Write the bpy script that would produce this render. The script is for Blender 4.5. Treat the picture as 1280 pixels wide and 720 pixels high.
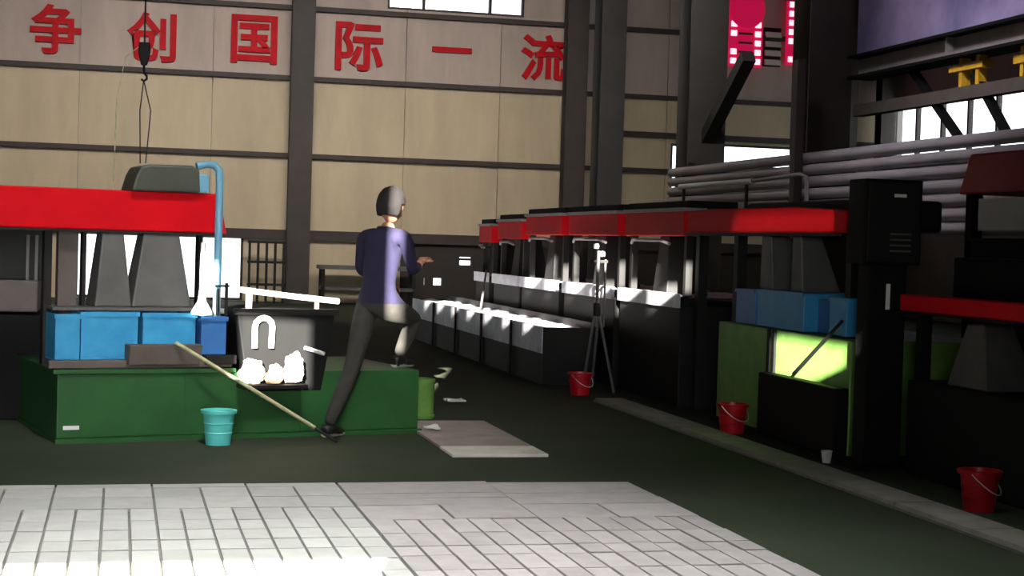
import bpy, bmesh, math, random
from mathutils import Vector, Matrix, noise
random.seed(7)
for o in list(bpy.data.objects): bpy.data.objects.remove(o)
sc = bpy.context.scene
COL = sc.collection

# ------------------------------------------------------------------ camera
cam_d = bpy.data.cameras.new('camera'); cam = bpy.data.objects.new('camera', cam_d); COL.objects.link(cam)
cam_d.sensor_width = 36.0; cam_d.lens = 2000.0 / 1280.0 * 36.0; cam_d.clip_start = 0.05; cam_d.clip_end = 300
cam.matrix_world = Matrix(((0.9708, -0.0225, -0.2386, 0.0), (-0.2378, 0.0340, -0.9707, 0.0), (0.0300, 0.9992, 0.0276, 1.34), (0, 0, 0, 1)))
sc.camera = cam

# ------------------------------------------------------------------ sky, sun, added fill lights
SUN_AZ, SUN_EL = math.radians(15), math.radians(17)
w = bpy.data.worlds.new('sky'); sc.world = w; w.use_nodes = True
bg = w.node_tree.nodes['Background']; bg.inputs[0].default_value = (0.93, 0.96, 1.0, 1); bg.inputs[1].default_value = 3.0
sd = bpy.data.lights.new('sun', 'SUN'); sd.energy = 85.0; sd.angle = math.radians(0.25); sd.color = (1.0, 0.95, 0.86)
so = bpy.data.objects.new('sun', sd); COL.objects.link(so)
sdir = Vector((math.sin(SUN_AZ) * math.cos(SUN_EL), math.cos(SUN_AZ) * math.cos(SUN_EL), -math.sin(SUN_EL)))
so.rotation_euler = sdir.to_track_quat('-Z', 'Y').to_euler(); so.location = (0, -10, 12)
def area(name, loc, direction, sx, sy, energy, color=(1, 1, 1), spread=180):
    l = bpy.data.lights.new(name, 'AREA'); l.shape = 'RECTANGLE'; l.size = sx; l.size_y = sy; l.energy = energy; l.color = color
    l.spread = math.radians(spread)
    o = bpy.data.objects.new(name, l); COL.objects.link(o); o.location = loc
    o.rotation_euler = Vector(direction).to_track_quat('-Z', 'Y').to_euler()
    return o
area('fill_front', (0.6, 5.7, 8.8), (0, 0, -1), 4.0, 3.6, 118, (0.98, 0.99, 1.0), 40)  # added fill over the paving; the roof above is solid
area('fill_rear', (3.0, 19.0, 8.7), (0, 14.0, -5.4), 13, 2.5, 470, (1.0, 0.95, 0.88), 70)  # added fill aimed at the back wall, no skylight modelled
area('fill_left', (1.2, 4.6, 8.7), (-0.7, 6.2, -7.9), 2.4, 1.6, 38, (1.0, 0.98, 0.95), 32)  # added fill to brighten the left machine, has no fixture
area('fill_right', (5.2, 15.5, 8.7), (4.6, 2.0, -4.6), 3.0, 1.2, 60, (0.95, 0.92, 1.0), 50)  # added fill to lift the bulkhead and the stacked pipes
area('fill_low_front', (-1.8, -3.7, 2.6), (0.12, 1, -0.08), 3.6, 3.6, 60, (0.97, 0.98, 1.0), 45)  # added frontal fill just inside the front wall
sc.view_settings.view_transform = 'Standard'; sc.view_settings.look = 'None'
sc.view_settings.gamma = 1.0; sc.view_settings.use_curve_mapping = False; sc.view_settings.exposure = 0.0

# ------------------------------------------------------------------ materials
def lin(c):
    c /= 255.0
    return c / 12.92 if c <= 0.04045 else ((c + 0.055) / 1.055) ** 2.4
MATS = {}
def mat(name, rgb, rough=0.6, metal=0.0, var=0.25, scale=6.0, stretch=(1, 1, 1), bump=0.0, rnd=0.0, rgb2=None, spec=0.5):
    m = bpy.data.materials.new(name); m.use_nodes = True
    nt = m.node_tree; N = nt.nodes; L = nt.links; b = N['Principled BSDF']
    c1 = tuple(lin(v) for v in rgb)
    if rgb2: c2 = tuple(lin(v) for v in rgb2)
    else: c2 = tuple(max(0.0, v * (1 - var)) for v in c1)
    g = N.new('ShaderNodeNewGeometry'); mp = N.new('ShaderNodeMapping'); mp.inputs['Scale'].default_value = stretch
    nz = N.new('ShaderNodeTexNoise'); nz.inputs['Scale'].default_value = scale; nz.inputs['Detail'].default_value = 5; nz.inputs['Roughness'].default_value = 0.6
    cr = N.new('ShaderNodeValToRGB'); cr.color_ramp.elements[0].position = 0.35; cr.color_ramp.elements[1].position = 0.68
    cr.color_ramp.elements[0].color = (*c2, 1); cr.color_ramp.elements[1].color = (*c1, 1)
    L.new(g.outputs['Position'], mp.inputs['Vector']); L.new(mp.outputs[0], nz.inputs['Vector']); L.new(nz.outputs['Fac'], cr.inputs['Fac'])
    out = cr.outputs['Color']
    if rnd:
        oi = N.new('ShaderNodeObjectInfo'); mr = N.new('ShaderNodeMapRange'); mr.inputs['To Min'].default_value = 1 - rnd; mr.inputs['To Max'].default_value = 1 + rnd * 0.4
        hs = N.new('ShaderNodeHueSaturation'); L.new(oi.outputs['Random'], mr.inputs['Value']); L.new(mr.outputs[0], hs.inputs['Value']); L.new(out, hs.inputs['Color']); out = hs.outputs['Color']
    L.new(out, b.inputs['Base Color'])
    b.inputs['Roughness'].default_value = rough; b.inputs['Metallic'].default_value = metal
    b.inputs['Specular IOR Level'].default_value = spec
    if bump:
        bp = N.new('ShaderNodeBump'); bp.inputs['Strength'].default_value = bump; bp.inputs['Distance'].default_value = 0.02
        L.new(nz.outputs['Fac'], bp.inputs['Height']); L.new(bp.outputs[0], b.inputs['Normal'])
    MATS[name] = m
    return m
mat('panel', (206, 186, 154), 0.55, 0, 0.2, 1.1, (1.6, 1, 0.35), rnd=0.10)
mat('panel_high', (188, 168, 156), 0.55, 0, 0.2, 1.1, (1.6, 1, 0.35), rnd=0.10)
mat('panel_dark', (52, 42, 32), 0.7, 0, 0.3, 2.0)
mat('panel_grey', (150, 140, 136), 0.6, 0, 0.2, 1.2, rnd=0.08)
mat('girt', (58, 44, 38), 0.6, 0, 0.3, 3)
mat('column', (62, 58, 56), 0.55, 0, 0.3, 2.2)
mat('column_brown', (60, 50, 44), 0.6, 0, 0.3, 2.2)
mat('floor_green', (66, 72, 57), 0.8, 0, 0.22, 0.9, rgb2=(56, 64, 50), spec=0.08)
mat('paver', (196, 196, 188), 0.8, 0, 0.12, 9, rnd=0.12, bump=0.15)
mat('paver_warm', (186, 180, 176), 0.8, 0, 0.16, 7, rnd=0.14, bump=0.15)
mat('grout', (132, 130, 122), 0.95, 0, 0.2, 14)
mat('kerb', (156, 154, 140), 0.9, 0, 0.25, 6, rnd=0.12, bump=0.2)
mat('slab', (172, 156, 150), 0.85, 0, 0.25, 5, bump=0.15)
mat('slab_lit', (236, 232, 220), 0.85, 0, 0.2, 6)  # slab colour with brighter light painted in
mat('sign_red', (206, 14, 30), 0.5, 0, 0.25, 3, spec=0.1)
mat('machine_red', (214, 12, 26), 0.55, 0, 0.15, 3, spec=0.1)
mat('machine_green', (40, 92, 44), 0.45, 0, 0.25, 2.2, rgb2=(32, 76, 36))
mat('tank_blue', (62, 160, 206), 0.4, 0, 0.2, 4, rgb2=(48, 138, 190))
mat('tank_blue_deep', (62, 122, 190), 0.4, 0, 0.2, 4)
mat('pipe_blue', (112, 168, 196), 0.4, 0, 0.15, 5)
mat('steel_dark', (30, 29, 28), 0.6, 0.1, 0.35, 4, spec=0.3)
mat('steel_black', (15, 15, 15), 0.7, 0.0, 0.3, 4, spec=0.2)
mat('steel_grey', (98, 96, 94), 0.5, 0.15, 0.3, 5)
mat('steel_pale', (150, 140, 140), 0.45, 0.1, 0.2, 5)
mat('olive_cover', (74, 76, 66), 0.45, 0, 0.3, 5)
mat('brown_steel', (100, 88, 82), 0.6, 0, 0.3, 4)
mat('pipe_grey', (168, 158, 162), 0.4, 0.1, 0.2, 2.0, rnd=0.12)
mat('white_paint', (236, 236, 230), 0.4, 0, 0.06, 6)
mat('froth', (214, 212, 220), 0.35, 0, 0.35, 7, bump=0.6)
mat('cyan_plastic', (96, 206, 200), 0.4, 0, 0.1, 8)
mat('red_plastic', (206, 22, 36), 0.35, 0, 0.15, 8)
mat('lime_plastic', (126, 176, 84), 0.5, 0, 0.25, 7)
mat('bamboo', (186, 184, 140), 0.6, 0, 0.3, 20)
mat('sack_tan', (206, 164, 132), 0.85, 0, 0.5, 7, rgb2=(120, 72, 44), bump=0.5)
mat('sack_white', (232, 214, 202), 0.85, 0, 0.2, 8, bump=0.4)
mat('yellow_steel', (232, 178, 44), 0.45, 0, 0.2, 6)
mat('bulkhead', (178, 158, 196), 0.5, 0, 0.4, 0.5, rgb2=(98, 92, 132))
mat('board_red', (226, 14, 84), 0.6, 0, 0.3, 3)
mat('facade', (150, 146, 140), 0.8, 0, 0.2, 1.5)
mat('roof', (92, 90, 92), 0.8, 0, 0.2, 1.0)
mat('shirt', (27, 22, 54), 0.9, 0, 0.25, 16)
mat('trousers', (50, 48, 43), 0.9, 0, 0.3, 14)
mat('skin', (190, 134, 108), 0.55, 0, 0.12, 20)
mat('hair', (22, 17, 16), 0.9, 0, 0.3, 60)
mat('shoe', (24, 24, 24), 0.5, 0, 0.3, 20)
mat('sole', (208, 206, 196), 0.6, 0, 0.1, 20)
mat('eye', (30, 24, 22), 0.3, 0, 0.1, 20)
mat('lip', (150, 84, 78), 0.5, 0, 0.1, 20)
mat('rubber', (16, 16, 17), 0.7, 0, 0.2, 12)
def led(name, rgb, strength):
    m = mat(name, rgb, 0.5); b = m.node_tree.nodes['Principled BSDF']
    b.inputs['Emission Color'].default_value = (*[lin(v) for v in rgb], 1); b.inputs['Emission Strength'].default_value = strength
led('led_red', (232, 14, 84), 0.45); led('led_white', (255, 226, 236), 1.1)
def glass_mat():
    m = bpy.data.materials.new('window_glass'); m.use_nodes = True; nt = m.node_tree; N = nt.nodes; L = nt.links
    N.remove(N['Principled BSDF']); t = N.new('ShaderNodeBsdfTransparent'); t.inputs[0].default_value = (0.95, 0.97, 0.97, 1)
    g = N.new('ShaderNodeBsdfGlossy'); g.inputs['Roughness'].default_value = 0.05; mx = N.new('ShaderNodeMixShader'); mx.inputs[0].default_value = 0.06
    L.new(t.outputs[0], mx.inputs[1]); L.new(g.outputs[0], mx.inputs[2]); L.new(mx.outputs[0], N['Material Output'].inputs[0]); MATS['glass'] = m
glass_mat()

# ------------------------------------------------------------------ mesh helpers
class MB:
    def __init__(s): s.v = []; s.f = []
    def box(s, x0, x1, y0, y1, z0, z1):
        b = len(s.v)
        s.v += [(x0, y0, z0), (x1, y0, z0), (x1, y1, z0), (x0, y1, z0), (x0, y0, z1), (x1, y0, z1), (x1, y1, z1), (x0, y1, z1)]
        s.f += [tuple(b + i for i in q) for q in ((3, 2, 1, 0), (4, 5, 6, 7), (0, 1, 5, 4), (1, 2, 6, 5), (2, 3, 7, 6), (3, 0, 4, 7))]
        return s
    def frust(s, bot, top):                      # bot/top: (x0,x1,y0,y1,z)
        b = len(s.v)
        for (x0, x1, y0, y1, z) in (bot, top): s.v += [(x0, y0, z), (x1, y0, z), (x1, y1, z), (x0, y1, z)]
        s.f += [tuple(b + i for i in q) for q in ((3, 2, 1, 0), (4, 5, 6, 7), (0, 1, 5, 4), (1, 2, 6, 5), (2, 3, 7, 6), (3, 0, 4, 7))]
        return s
    def beam(s, p, q, wx, wy=None):              # rectangular bar from p to q
        wy = wy or wx; p = Vector(p); q = Vector(q); d = (q - p).normalized()
        up = Vector((0, 0, 1)) if abs(d.z) < 0.9 else Vector((0, 1, 0))
        a = d.cross(up).normalized(); c = a.cross(d).normalized(); b = len(s.v)
        for e in (p, q):
            for (i, j) in ((-1, -1), (1, -1), (1, 1), (-1, 1)): s.v.append(tuple(e + a * i * wx / 2 + c * j * wy / 2))
        s.f += [tuple(b + i for i in k) for k in ((3, 2, 1, 0), (4, 5, 6, 7), (0, 1, 5, 4), (1, 2, 6, 5), (2, 3, 7, 6), (3, 0, 4, 7))]
        return s
    def tube(s, pts, r, n=12):
        pts = [Vector(p) for p in pts]; rs = r if isinstance(r, (list, tuple)) else [r] * len(pts); b0 = len(s.v); a = None
        for i, p in enumerate(pts):
            d = (pts[min(i + 1, len(pts) - 1)] - pts[max(i - 1, 0)]).normalized()
            if a is None: a = d.cross(Vector((0, 0, 1)) if abs(d.z) < 0.9 else Vector((0, 1, 0))).normalized()
            else: a = (a - d * a.dot(d)).normalized()
            c = d.cross(a)
            for k in range(n):
                t = 2 * math.pi * k / n; s.v.append(tuple(p + (a * math.cos(t) + c * math.sin(t)) * rs[i]))
        for i in range(len(pts) - 1):
            for k in range(n):
                s.f.append((b0 + i * n + k, b0 + i * n + (k + 1) % n, b0 + (i + 1) * n + (k + 1) % n, b0 + (i + 1) * n + k))
        s.f.append(tuple(b0 + k for k in reversed(range(n)))); s.f.append(tuple(b0 + (len(pts) - 1) * n + k for k in range(n)))
        return s
    def lathe(s, prof, c=(0, 0, 0), n=28, cap=True):  # prof: (r,z)
        b = len(s.v)
        for (r, z) in prof:
            for k in range(n):
                t = 2 * math.pi * k / n; s.v.append((c[0] + r * math.cos(t), c[1] + r * math.sin(t), c[2] + z))
        for i in range(len(prof) - 1):
            for k in range(n): s.f.append((b + i * n + k, b + i * n + (k + 1) % n, b + (i + 1) * n + (k + 1) % n, b + (i + 1) * n + k))
        if cap: s.f.append(tuple(b + k for k in reversed(range(n)))); s.f.append(tuple(b + (len(prof) - 1) * n + k for k in range(n)))
        return s
    def prism(s, poly, axis, a0, a1):            # poly in the two other axes
        b = len(s.v); n = len(poly)
        for a in (a0, a1):
            for (p, q) in poly: s.v.append({'x': (a, p, q), 'y': (p, a, q), 'z': (p, q, a)}[axis])
        s.f.append(tuple(b + k for k in range(n))); s.f.append(tuple(b + n + k for k in reversed(range(n))))
        for k in range(n): s.f.append((b + k, b + n + k, b + n + (k + 1) % n, b + (k + 1) % n))
        return s
    def mesh(s, name, m, smooth=False):
        me = bpy.data.meshes.new(name); me.from_pydata([tuple(p) for p in s.v], [], s.f)
        bm = bmesh.new(); bm.from_mesh(me); bmesh.ops.recalc_face_normals(bm, faces=bm.faces); bm.to_mesh(me); bm.free()
        me.materials.append(MATS[m] if isinstance(m, str) else m)
        if smooth:
            for p in me.polygons: p.use_smooth = True
            try: me.set_sharp_from_angle(angle=math.radians(40))
            except Exception: pass
        return me
    def build(s, name, m, parent=None, smooth=False, bev=0.0):
        return link(name, s.mesh(name, m, smooth), parent, bev)
def link(name, me, parent=None, bev=0.0):
    o = bpy.data.objects.new(name, me); COL.objects.link(o)
    if parent: o.parent = parent
    if bev:
        md = o.modifiers.new('bevel', 'BEVEL'); md.width = bev; md.segments = 2; md.limit_method = 'ANGLE'
    return o
def tag(o, label, cat, group=None):
    o['label'] = label; o['category'] = cat
    if group: o['group'] = group
    return o
def struct(o): o['kind'] = 'structure'; return o
def thing(name, label, cat, loc=(0, 0, 0), rz=0.0, group=None):
    o = bpy.data.objects.new(name, None); COL.objects.link(o); o.location = loc; o.rotation_euler = (0, 0, rz)
    o.empty_display_size = 0.2
    return tag(o, label, cat, group)
def cells(lo, hi, zlo, zhi, holes, xs=(), zs=()):
    X = sorted(set([lo, hi] + [min(max(v, lo), hi) for h in holes for v in h[:2]] + list(xs)))
    Z = sorted(set([zlo, zhi] + [min(max(v, zlo), zhi) for h in holes for v in h[2:]] + list(zs)))
    for i in range(len(X) - 1):
        for k in range(len(Z) - 1):
            cx = (X[i] + X[i + 1]) / 2; cz = (Z[k] + Z[k + 1]) / 2
            if not any(h[0] < cx < h[1] and h[2] < cz < h[3] for h in holes): yield X[i], X[i + 1], Z[k], Z[k + 1]

# ------------------------------------------------------------------ room shell
XL, XR, YF, YB, ZC = -9.0, 16.6, -4.0, 33.0, 9.0
struct(MB().box(XL, XR, YF, YB + 0.3, -0.3, 0.0).build('floor', 'floor_green'))
struct(MB().box(XL - 0.3, XR + 0.3, YF - 0.3, YB + 0.3, ZC, ZC + 0.2).build('ceiling', 'roof'))
struct(MB().box(XL - 0.3, XL, YF, YB, 0, ZC).build('wall_left', 'panel_grey'))

# back wall with its windows
WIN = [(5.28, 8.2, 6.13, 7.3), (11.57, 11.86, 2.45, 3.62), (12.5, 14.45, 3.15, 3.66), (-0.85, 2.45, 0.02, 1.34),
       (6.91, 7.26, 0.81, 1.08), (6.36, 6.64, 0.37, 0.62), (6.16, 6.28, 0.37, 0.62)]
bk = MB()
for c in cells(XL, XR, 0, ZC, WIN): bk.box(c[0], c[1], YB + 0.06, YB + 0.26, c[2], c[3])
wall = struct(bk.build('wall_back', 'panel_grey'))
pxs = [-8.9, -6.7, -4.5, -2.5, -0.85, 1.75, 3.5, 5.7, 7.72, 9.6, 11.45, 12.3, 14.5, 16.55]
pzs = [0, 1.41, 3.02, 4.6, 6.03, ZC]
for i in range(len(pxs) - 1):
    for k in range(len(pzs) - 1):
        a, b, c, d = pxs[i] + 0.006, pxs[i + 1] - 0.006, pzs[k] + 0.01, pzs[k + 1] - 0.01
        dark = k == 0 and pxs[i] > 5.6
        for (x0, x1, z0, z1) in [(a, b, c, d)] if not any(h[0] < b and h[1] > a and h[2] < d and h[3] > c for h in WIN) else list(cells(a, b, c, d, [h for h in WIN if h[0] < b and h[1] > a and h[2] < d and h[3] > c])):
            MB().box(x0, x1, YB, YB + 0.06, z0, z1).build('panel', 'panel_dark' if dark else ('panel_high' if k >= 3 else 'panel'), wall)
for n, z in enumerate((1.41, 3.02, 4.6, 6.03)):
    h = 0.13 if z < 2 else 0.06
    struct(MB().box(XL, XR, YB - 0.12, YB - 0.003, z - h, z + h * 0.6).build('trim_%d' % (n + 1), 'girt'))
struct(MB().box(9.9, XR, YB - 0.1, YB - 0.003, 3.72, 3.84).build('trim_5', 'girt'))
# window frames and panes
def window(n, x0, x1, z0, z1, mulls, y=YB + 0.02, transoms=()):
    f = MB(); t = 0.05
    f.box(x0, x1, y, y + 0.1, z0, z0 + t).box(x0, x1, y, y + 0.1, z1 - t, z1).box(x0, x0 + t, y, y + 0.1, z0 + t, z1 - t).box(x1 - t, x1, y, y + 0.1, z0 + t, z1 - t)
    root = struct(f.build('window_%d' % n, 'girt'))
    xs = [x0 + t] + list(mulls) + [x1 - t]
    for m in mulls: MB().box(m - 0.03, m + 0.03, y, y + 0.1, z0 + t, z1 - t).build('mullion', 'girt', root)
    for m in transoms: MB().box(x0 + t, x1 - t, y + 0.01, y + 0.09, m - 0.025, m + 0.025).build('transom', 'girt', root)
    for i in range(len(xs) - 1): MB().box(xs[i] + 0.004, xs[i + 1] - 0.004, y + 0.045, y + 0.051, z0 + t, z1 - t).build('pane', 'glass', root)
window(1, *WIN[0], (6.05, 7.47)); window(2, *WIN[1], ()); window(3, *WIN[2], ()); window(4, *WIN[3], (-0.05, 0.75, 1.6))
window(5, *WIN[4], (), transoms=(0.98,)); window(6, *WIN[5], ()); window(7, *WIN[6], ())

# right wall with a window band
RW = [(25.0, 32.6, 3.4, 4.75)]
rb = MB()
for c in cells(YF, YB, 0, ZC, RW): rb.box(XR, XR + 0.25, c[0], c[1], c[2], c[3])
wr = struct(rb.build('wall_right', 'panel_grey'))
fr = MB(); fr.box(XR, XR + 0.1, 25, 32.6, 3.4, 3.46).box(XR, XR + 0.1, 25, 32.6, 4.69, 4.75)
w8 = struct(fr.build('window_8', 'girt'))
for i in range(8):
    y = 25 + i * 7.6 / 7; MB().box(XR, XR + 0.1, y - 0.035, y + 0.035, 3.46, 4.69).build('mullion', 'girt', w8)
    if i < 7: MB().box(XR + 0.05, XR + 0.056, y + 0.04, y + 7.6 / 7 - 0.04, 3.46, 4.69).build('pane', 'glass', w8)

# unseen front wall; openings added and shaped to throw sun patches on chosen objects
def sun_gap(x, y, z):
    t = (y - YF) / math.cos(SUN_AZ); return x - t * math.sin(SUN_AZ), z + t * math.tan(SUN_EL)
def gap(x0, x1, y, z0, z1):
    a, b = sun_gap(x0, y, z0); c, d = sun_gap(x1, y, z1); return (a, c, b, d)
FH = [(sun_gap(-0.75, 6.75, 0)[0], sun_gap(1.16, 6.75, 0)[0], sun_gap(0, 4.2, 0)[1], sun_gap(0, 6.56, 0)[1]),
      gap(1.80, 1.895, 10.9, 0.62, 1.82), gap(0.78, 1.24, 10.7, 0.36, 0.80), gap(0.80, 1.50, 10.98, 0.86, 1.0), gap(0.48, 0.59, 10.74, 0.81, 1.2)]
for k in range(16):                                              # stepped slot added to aim sun at the green tank's aisle side
    ya = 10.75 - 1.19 * k / 16; yb = 10.75 - 1.19 * (k + 1) / 16; ym = (ya + yb) / 2; za = 0.47 if k < 9 else 0.47 + 0.022 * (k - 8)
    FH.append((sun_gap(4.6, ya, 0)[0], sun_gap(4.6, yb, 0)[0], sun_gap(0, ym, za)[1] - 0.02, sun_gap(0, ym, 0.8)[1] - 0.07))
for (x0, x1, z, ya, yb, n_) in ((4.52, 4.84, 0.95, 12.9, 18.2, 6), (3.98, 4.42, 0.54, 15.2, 21.4, 7)):      # stepped openings added to aim sun at the froth
    for k in range(n_):
        y_a = ya + (yb - ya) * k / n_; y_b = ya + (yb - ya) * (k + 0.86) / n_; ym = (y_a + y_b) / 2
        FH.append((sun_gap(x0, ym, z)[0], sun_gap(x1, ym, z)[0], sun_gap(0, y_a, z)[1], sun_gap(0, y_b, z)[1]))
for z, hh_ in ((1.50, .0045), (1.55, .0045), (1.60, .0045), (0.86, .0016), (0.93, .0016), (1.0, .0016)):                                     # hairline slits added to aim weak sun at the near red beam and blue boxes
    for k in range(20):
        y_a = 11.6 - 0.09 * k; y_b = y_a - 0.09; ym = (y_a + y_b) / 2
        FH.append((sun_gap(4.6, y_a, 0)[0], sun_gap(4.6, y_b, 0)[0], sun_gap(0, ym, z)[1] - hh_, sun_gap(0, ym, z)[1] + hh_))
ff = MB()
fxs = sorted(set([XL, XR] + [v for h in FH for v in h[:2]]))
for xa, xb in zip(fxs[:-1], fxs[1:]):
    if xb - xa < 1e-5: continue
    xm = (xa + xb) / 2; z = 0.0
    for h in sorted((h for h in FH if h[0] < xm < h[1]), key=lambda h: h[2]):
        if h[2] > z: ff.box(xa, xb, YF - 0.015, YF, z, h[2])
        z = max(z, h[3])
    ff.box(xa, xb, YF - 0.015, YF, z, ZC)
struct(ff.build('wall_front', 'facade'))
d1 = struct(MB().box(-3.7, 0.1, YF + 0.005, YF + 0.05, 0.0, 0.12).box(-3.7, -3.6, YF + 0.005, YF + 0.05, 0.12, 2.3).box(0.0, 0.1, YF + 0.005, YF + 0.05, 0.12, 2.3).build('added_door_1', 'girt'))  # unseen door with opaque white panels, added as dressing for the low front fill
for k in range(3): MB().box(-3.58 + k * 1.2, -2.42 + k * 1.2, YF + 0.01, YF + 0.03, 0.13, 2.3).build('added_door_panel', 'white_paint', d1)

# columns on the back wall and the crane column row
def hcol(x, y, w_, d, z1, m, n):
    f = MB(); t = 0.035
    f.box(x - w_ / 2, x + w_ / 2, y - d / 2, y - d / 2 + t, 0, z1).box(x - w_ / 2, x + w_ / 2, y + d / 2 - t, y + d / 2, 0, z1).box(x - t / 2, x + t / 2, y - d / 2 + t, y + d / 2 - t, 0, z1)
    f.box(x - w_ / 2 - 0.06, x + w_ / 2 + 0.06, y - d / 2 - 0.04, y + d / 2 + 0.04, 0, 0.03)
    return struct(f.build('column_%d' % n, m))
for n, x in enumerate((-2.75, 3.52, 9.28, 15.5)): hcol(x, YB - 0.29, 0.46, 0.3, ZC, 'column_brown', n + 1)
hcol(9.66, 31.5, 0.52, 0.55, ZC, 'column', 5); hcol(9.83, 26.5, 0.68, 0.6, ZC, 'column', 6); c7 = hcol(9.80, 21.5, 0.66, 0.6, ZC, 'column_brown', 7); hcol(9.85, 14.0, 0.66, 0.6, ZC, 'column_brown', 8)
hcol(16.3, 32.4, 0.3, 0.3, ZC, 'column_brown', 9)
struct(MB().beam((9.85, 24.45, 4.5), (9.85, 27.0, 2.75), 0.22, 0.2).build('trim_6', 'column'))

# crane runway girder with braces and yellow hangers, bulkhead above it
g = thing('crane_girder', 'long dark crane runway girder with pale web under the purple bulkhead', 'girder', (10.2, 8, 3.82))
MB().box(-0.2, 0.2, 0, 13.1, 0.29, 0.33).build('top_flange', 'steel_black', g); MB().box(-0.2, 0.2, 0, 13.1, 0.0, 0.04).build('bottom_flange', 'steel_black', g)
MB().box(-0.02, 0.02, 0, 13.1, 0.04, 0.29).build('web', 'steel_pale', g)
for y in (1.5, 4.5, 7.5, 10.4): MB().box(-0.14, 0.14, y - 0.01, y + 0.01, 0.04, 0.29).build('stiffener', 'steel_pale', g)
for (y0, z0, y1, z1) in ((11.5, -0.02, 10.2, -1.0), (9.9, -0.2, 9.1, -1.0), (8.6, -0.02, 7.6, -1.0)): MB().beam((0, y0, z0), (0, y1, z1), 0.09, 0.09).build('brace', 'steel_black', g)
MB().box(-0.08, 0.08, 0, 13.1, -0.52, -0.36).build('lower_rail', 'brown_steel', g)
for (y, k) in ((10.15, 0), (9.75, 1), (8.75, 2)):
    hm = MB().box(-0.06, 0.06, y - 0.035, y + 0.035, -0.37, 0.0); hm.build('hanger', 'yellow_steel', g)
MB().box(-0.08, 0.08, 9.6, 10.4, -0.16, -0.08).build('hanger_bar', 'yellow_steel', g); MB().box(-0.08, 0.08, 8.2, 8.9, -0.2, -0.1).build('hanger_bar', 'yellow_steel', g)
struct(MB().box(10.15, 10.3, 5, 21.1, 4.15, ZC).build('wall_bulkhead', 'bulkhead'))

# paving ------------------------------------------------------------
pav = struct(MB().box(-1.3, 2.8, 3.5, 8.52, 0.0, 0.018).build('floor_paving', 'grout'))
def brick_mesh(wd, ln, m):
    g_ = 0.0035; f = MB(); b = 0.003
    f.frust((g_, wd - g_, g_, ln - g_, 0.012), (g_ + b, wd - g_ - b, g_ + b, ln - g_ - b, 0.034)); return f.mesh('brick', m)
BM = {}
def brick(x, y, wd, ln, m):
    k = (round(wd, 3), round(ln, 3), m)
    if k not in BM: BM[k] = brick_mesh(wd, ln, m)
    o = link('brick', BM[k], pav); o.location = (x, y, random.uniform(-0.002, 0.002)); o.rotation_euler = (random.uniform(-.004, .004), random.uniform(-.006, .006), 0)
rows = [8.50, 8.38, 8.07, 7.74, 7.42, 7.18, 6.94, 6.72, 6.48, 6.24, 6.0]
for r in range(len(rows) - 1):
    ln = rows[r] - rows[r + 1]
    if r == 0:
        for k in range(5): brick(-1.25 + k * 0.48, rows[1], 0.48, ln, 'paver')
    elif r in (1, 2):
        for k in range(10): brick(-1.25 + k * 0.24, rows[r + 1], 0.24, ln, 'paver')
    else:
        for k in range(20): brick(-1.25 + k * 0.12, rows[r + 1], 0.12, ln, 'paver')
yr = 8.50
for ln, wd in ((0.38, 0.82), (0.16, 0.82), (0.2, 0.82), (0.4, 0.41)):
    yr -= ln
    for k in range(int(round(1.64 / wd))): brick(1.155 + k * wd, yr, wd, ln, 'paver_warm')
for ln in (0.35, 0.30, 0.2, 0.3, 0.3):
    yr -= ln
    for k in range(14): brick(1.155 + k * 0.117, yr, 0.117, ln, 'paver_warm')
# kerb by the right row
kb = struct(MB().box(4.0, 4.26, 4.5, 13.2, 0.0, 0.015).build('trim_8', 'grout'))
km = MB().frust((0.004, 0.256, 0.006, 0.784, 0.01), (0.01, 0.25, 0.012, 0.778, 0.035)).mesh('kerb_stone', 'kerb')
for k in range(11): o = link('kerb_stone', km, kb); o.location = (4.0, 4.55 + k * 0.785, 0)
mt = thing('floor_slab', 'pinkish grey rectangular slab laid flat on the green floor beside the lime bin', 'slab', (2.04, 9.72, 0))
MB().box(0, 0.62, 0.42, 1.85, 0, 0.02).build('slab_plate', 'slab', mt, bev=0.004); MB().box(0, 0.62, 0.0, 0.4, 0, 0.02).build('lit_band_plate', 'slab_lit', mt, bev=0.004)  # near plate is painted paler for the light falling on that end

# ------------------------------------------------------------------ sign on the back wall
def glyph(ch, x, z, h, label, squash=1.0, wmul=1.0):
    cu = bpy.data.curves.new('glyph', 'FONT'); cu.body = ch; cu.size = 1.0; cu.extrude = 0.03; cu.offset = 0.022; cu.resolution_u = 3
    t = bpy.data.objects.new('glyph', cu); COL.objects.link(t); bpy.context.view_layer.update()
    me = bpy.data.meshes.new_from_object(t.evaluated_get(bpy.context.evaluated_depsgraph_get())); bpy.data.objects.remove(t)
    xs = [v.co.x for v in me.vertices]; ys = [v.co.y for v in me.vertices]
    cx_, cy_ = (min(xs) + max(xs)) / 2, (min(ys) + max(ys)) / 2; wd = max(xs) - min(xs); hh = max(ys) - min(ys)
    s = h / max(wd, hh)
    for v in me.vertices: v.co = ((v.co.x - cx_) * s * wmul, -v.co.z * 1.2, (v.co.y - cy_) * s * squash)
    bm = bmesh.new(); bm.from_mesh(me); bmesh.ops.recalc_face_normals(bm, faces=bm.faces); bm.to_mesh(me); bm.free()
    me.materials.clear(); me.materials.append(MATS['sign_red'])
    o = link('sign_character', me); o.location = (x, YB - 0.038, z); tag(o, label, 'sign character', 'red characters of the wall slogan')
glyph('争', -1.32, 5.30, 0.98, 'red wall slogan character 争, the leftmost one')
glyph('创', 0.53, 5.26, 0.98, 'red wall slogan character 创, above the hanging hoist')
glyph('国', 2.56, 5.33, 0.98, 'red wall slogan character 国, left of the brown column')
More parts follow.
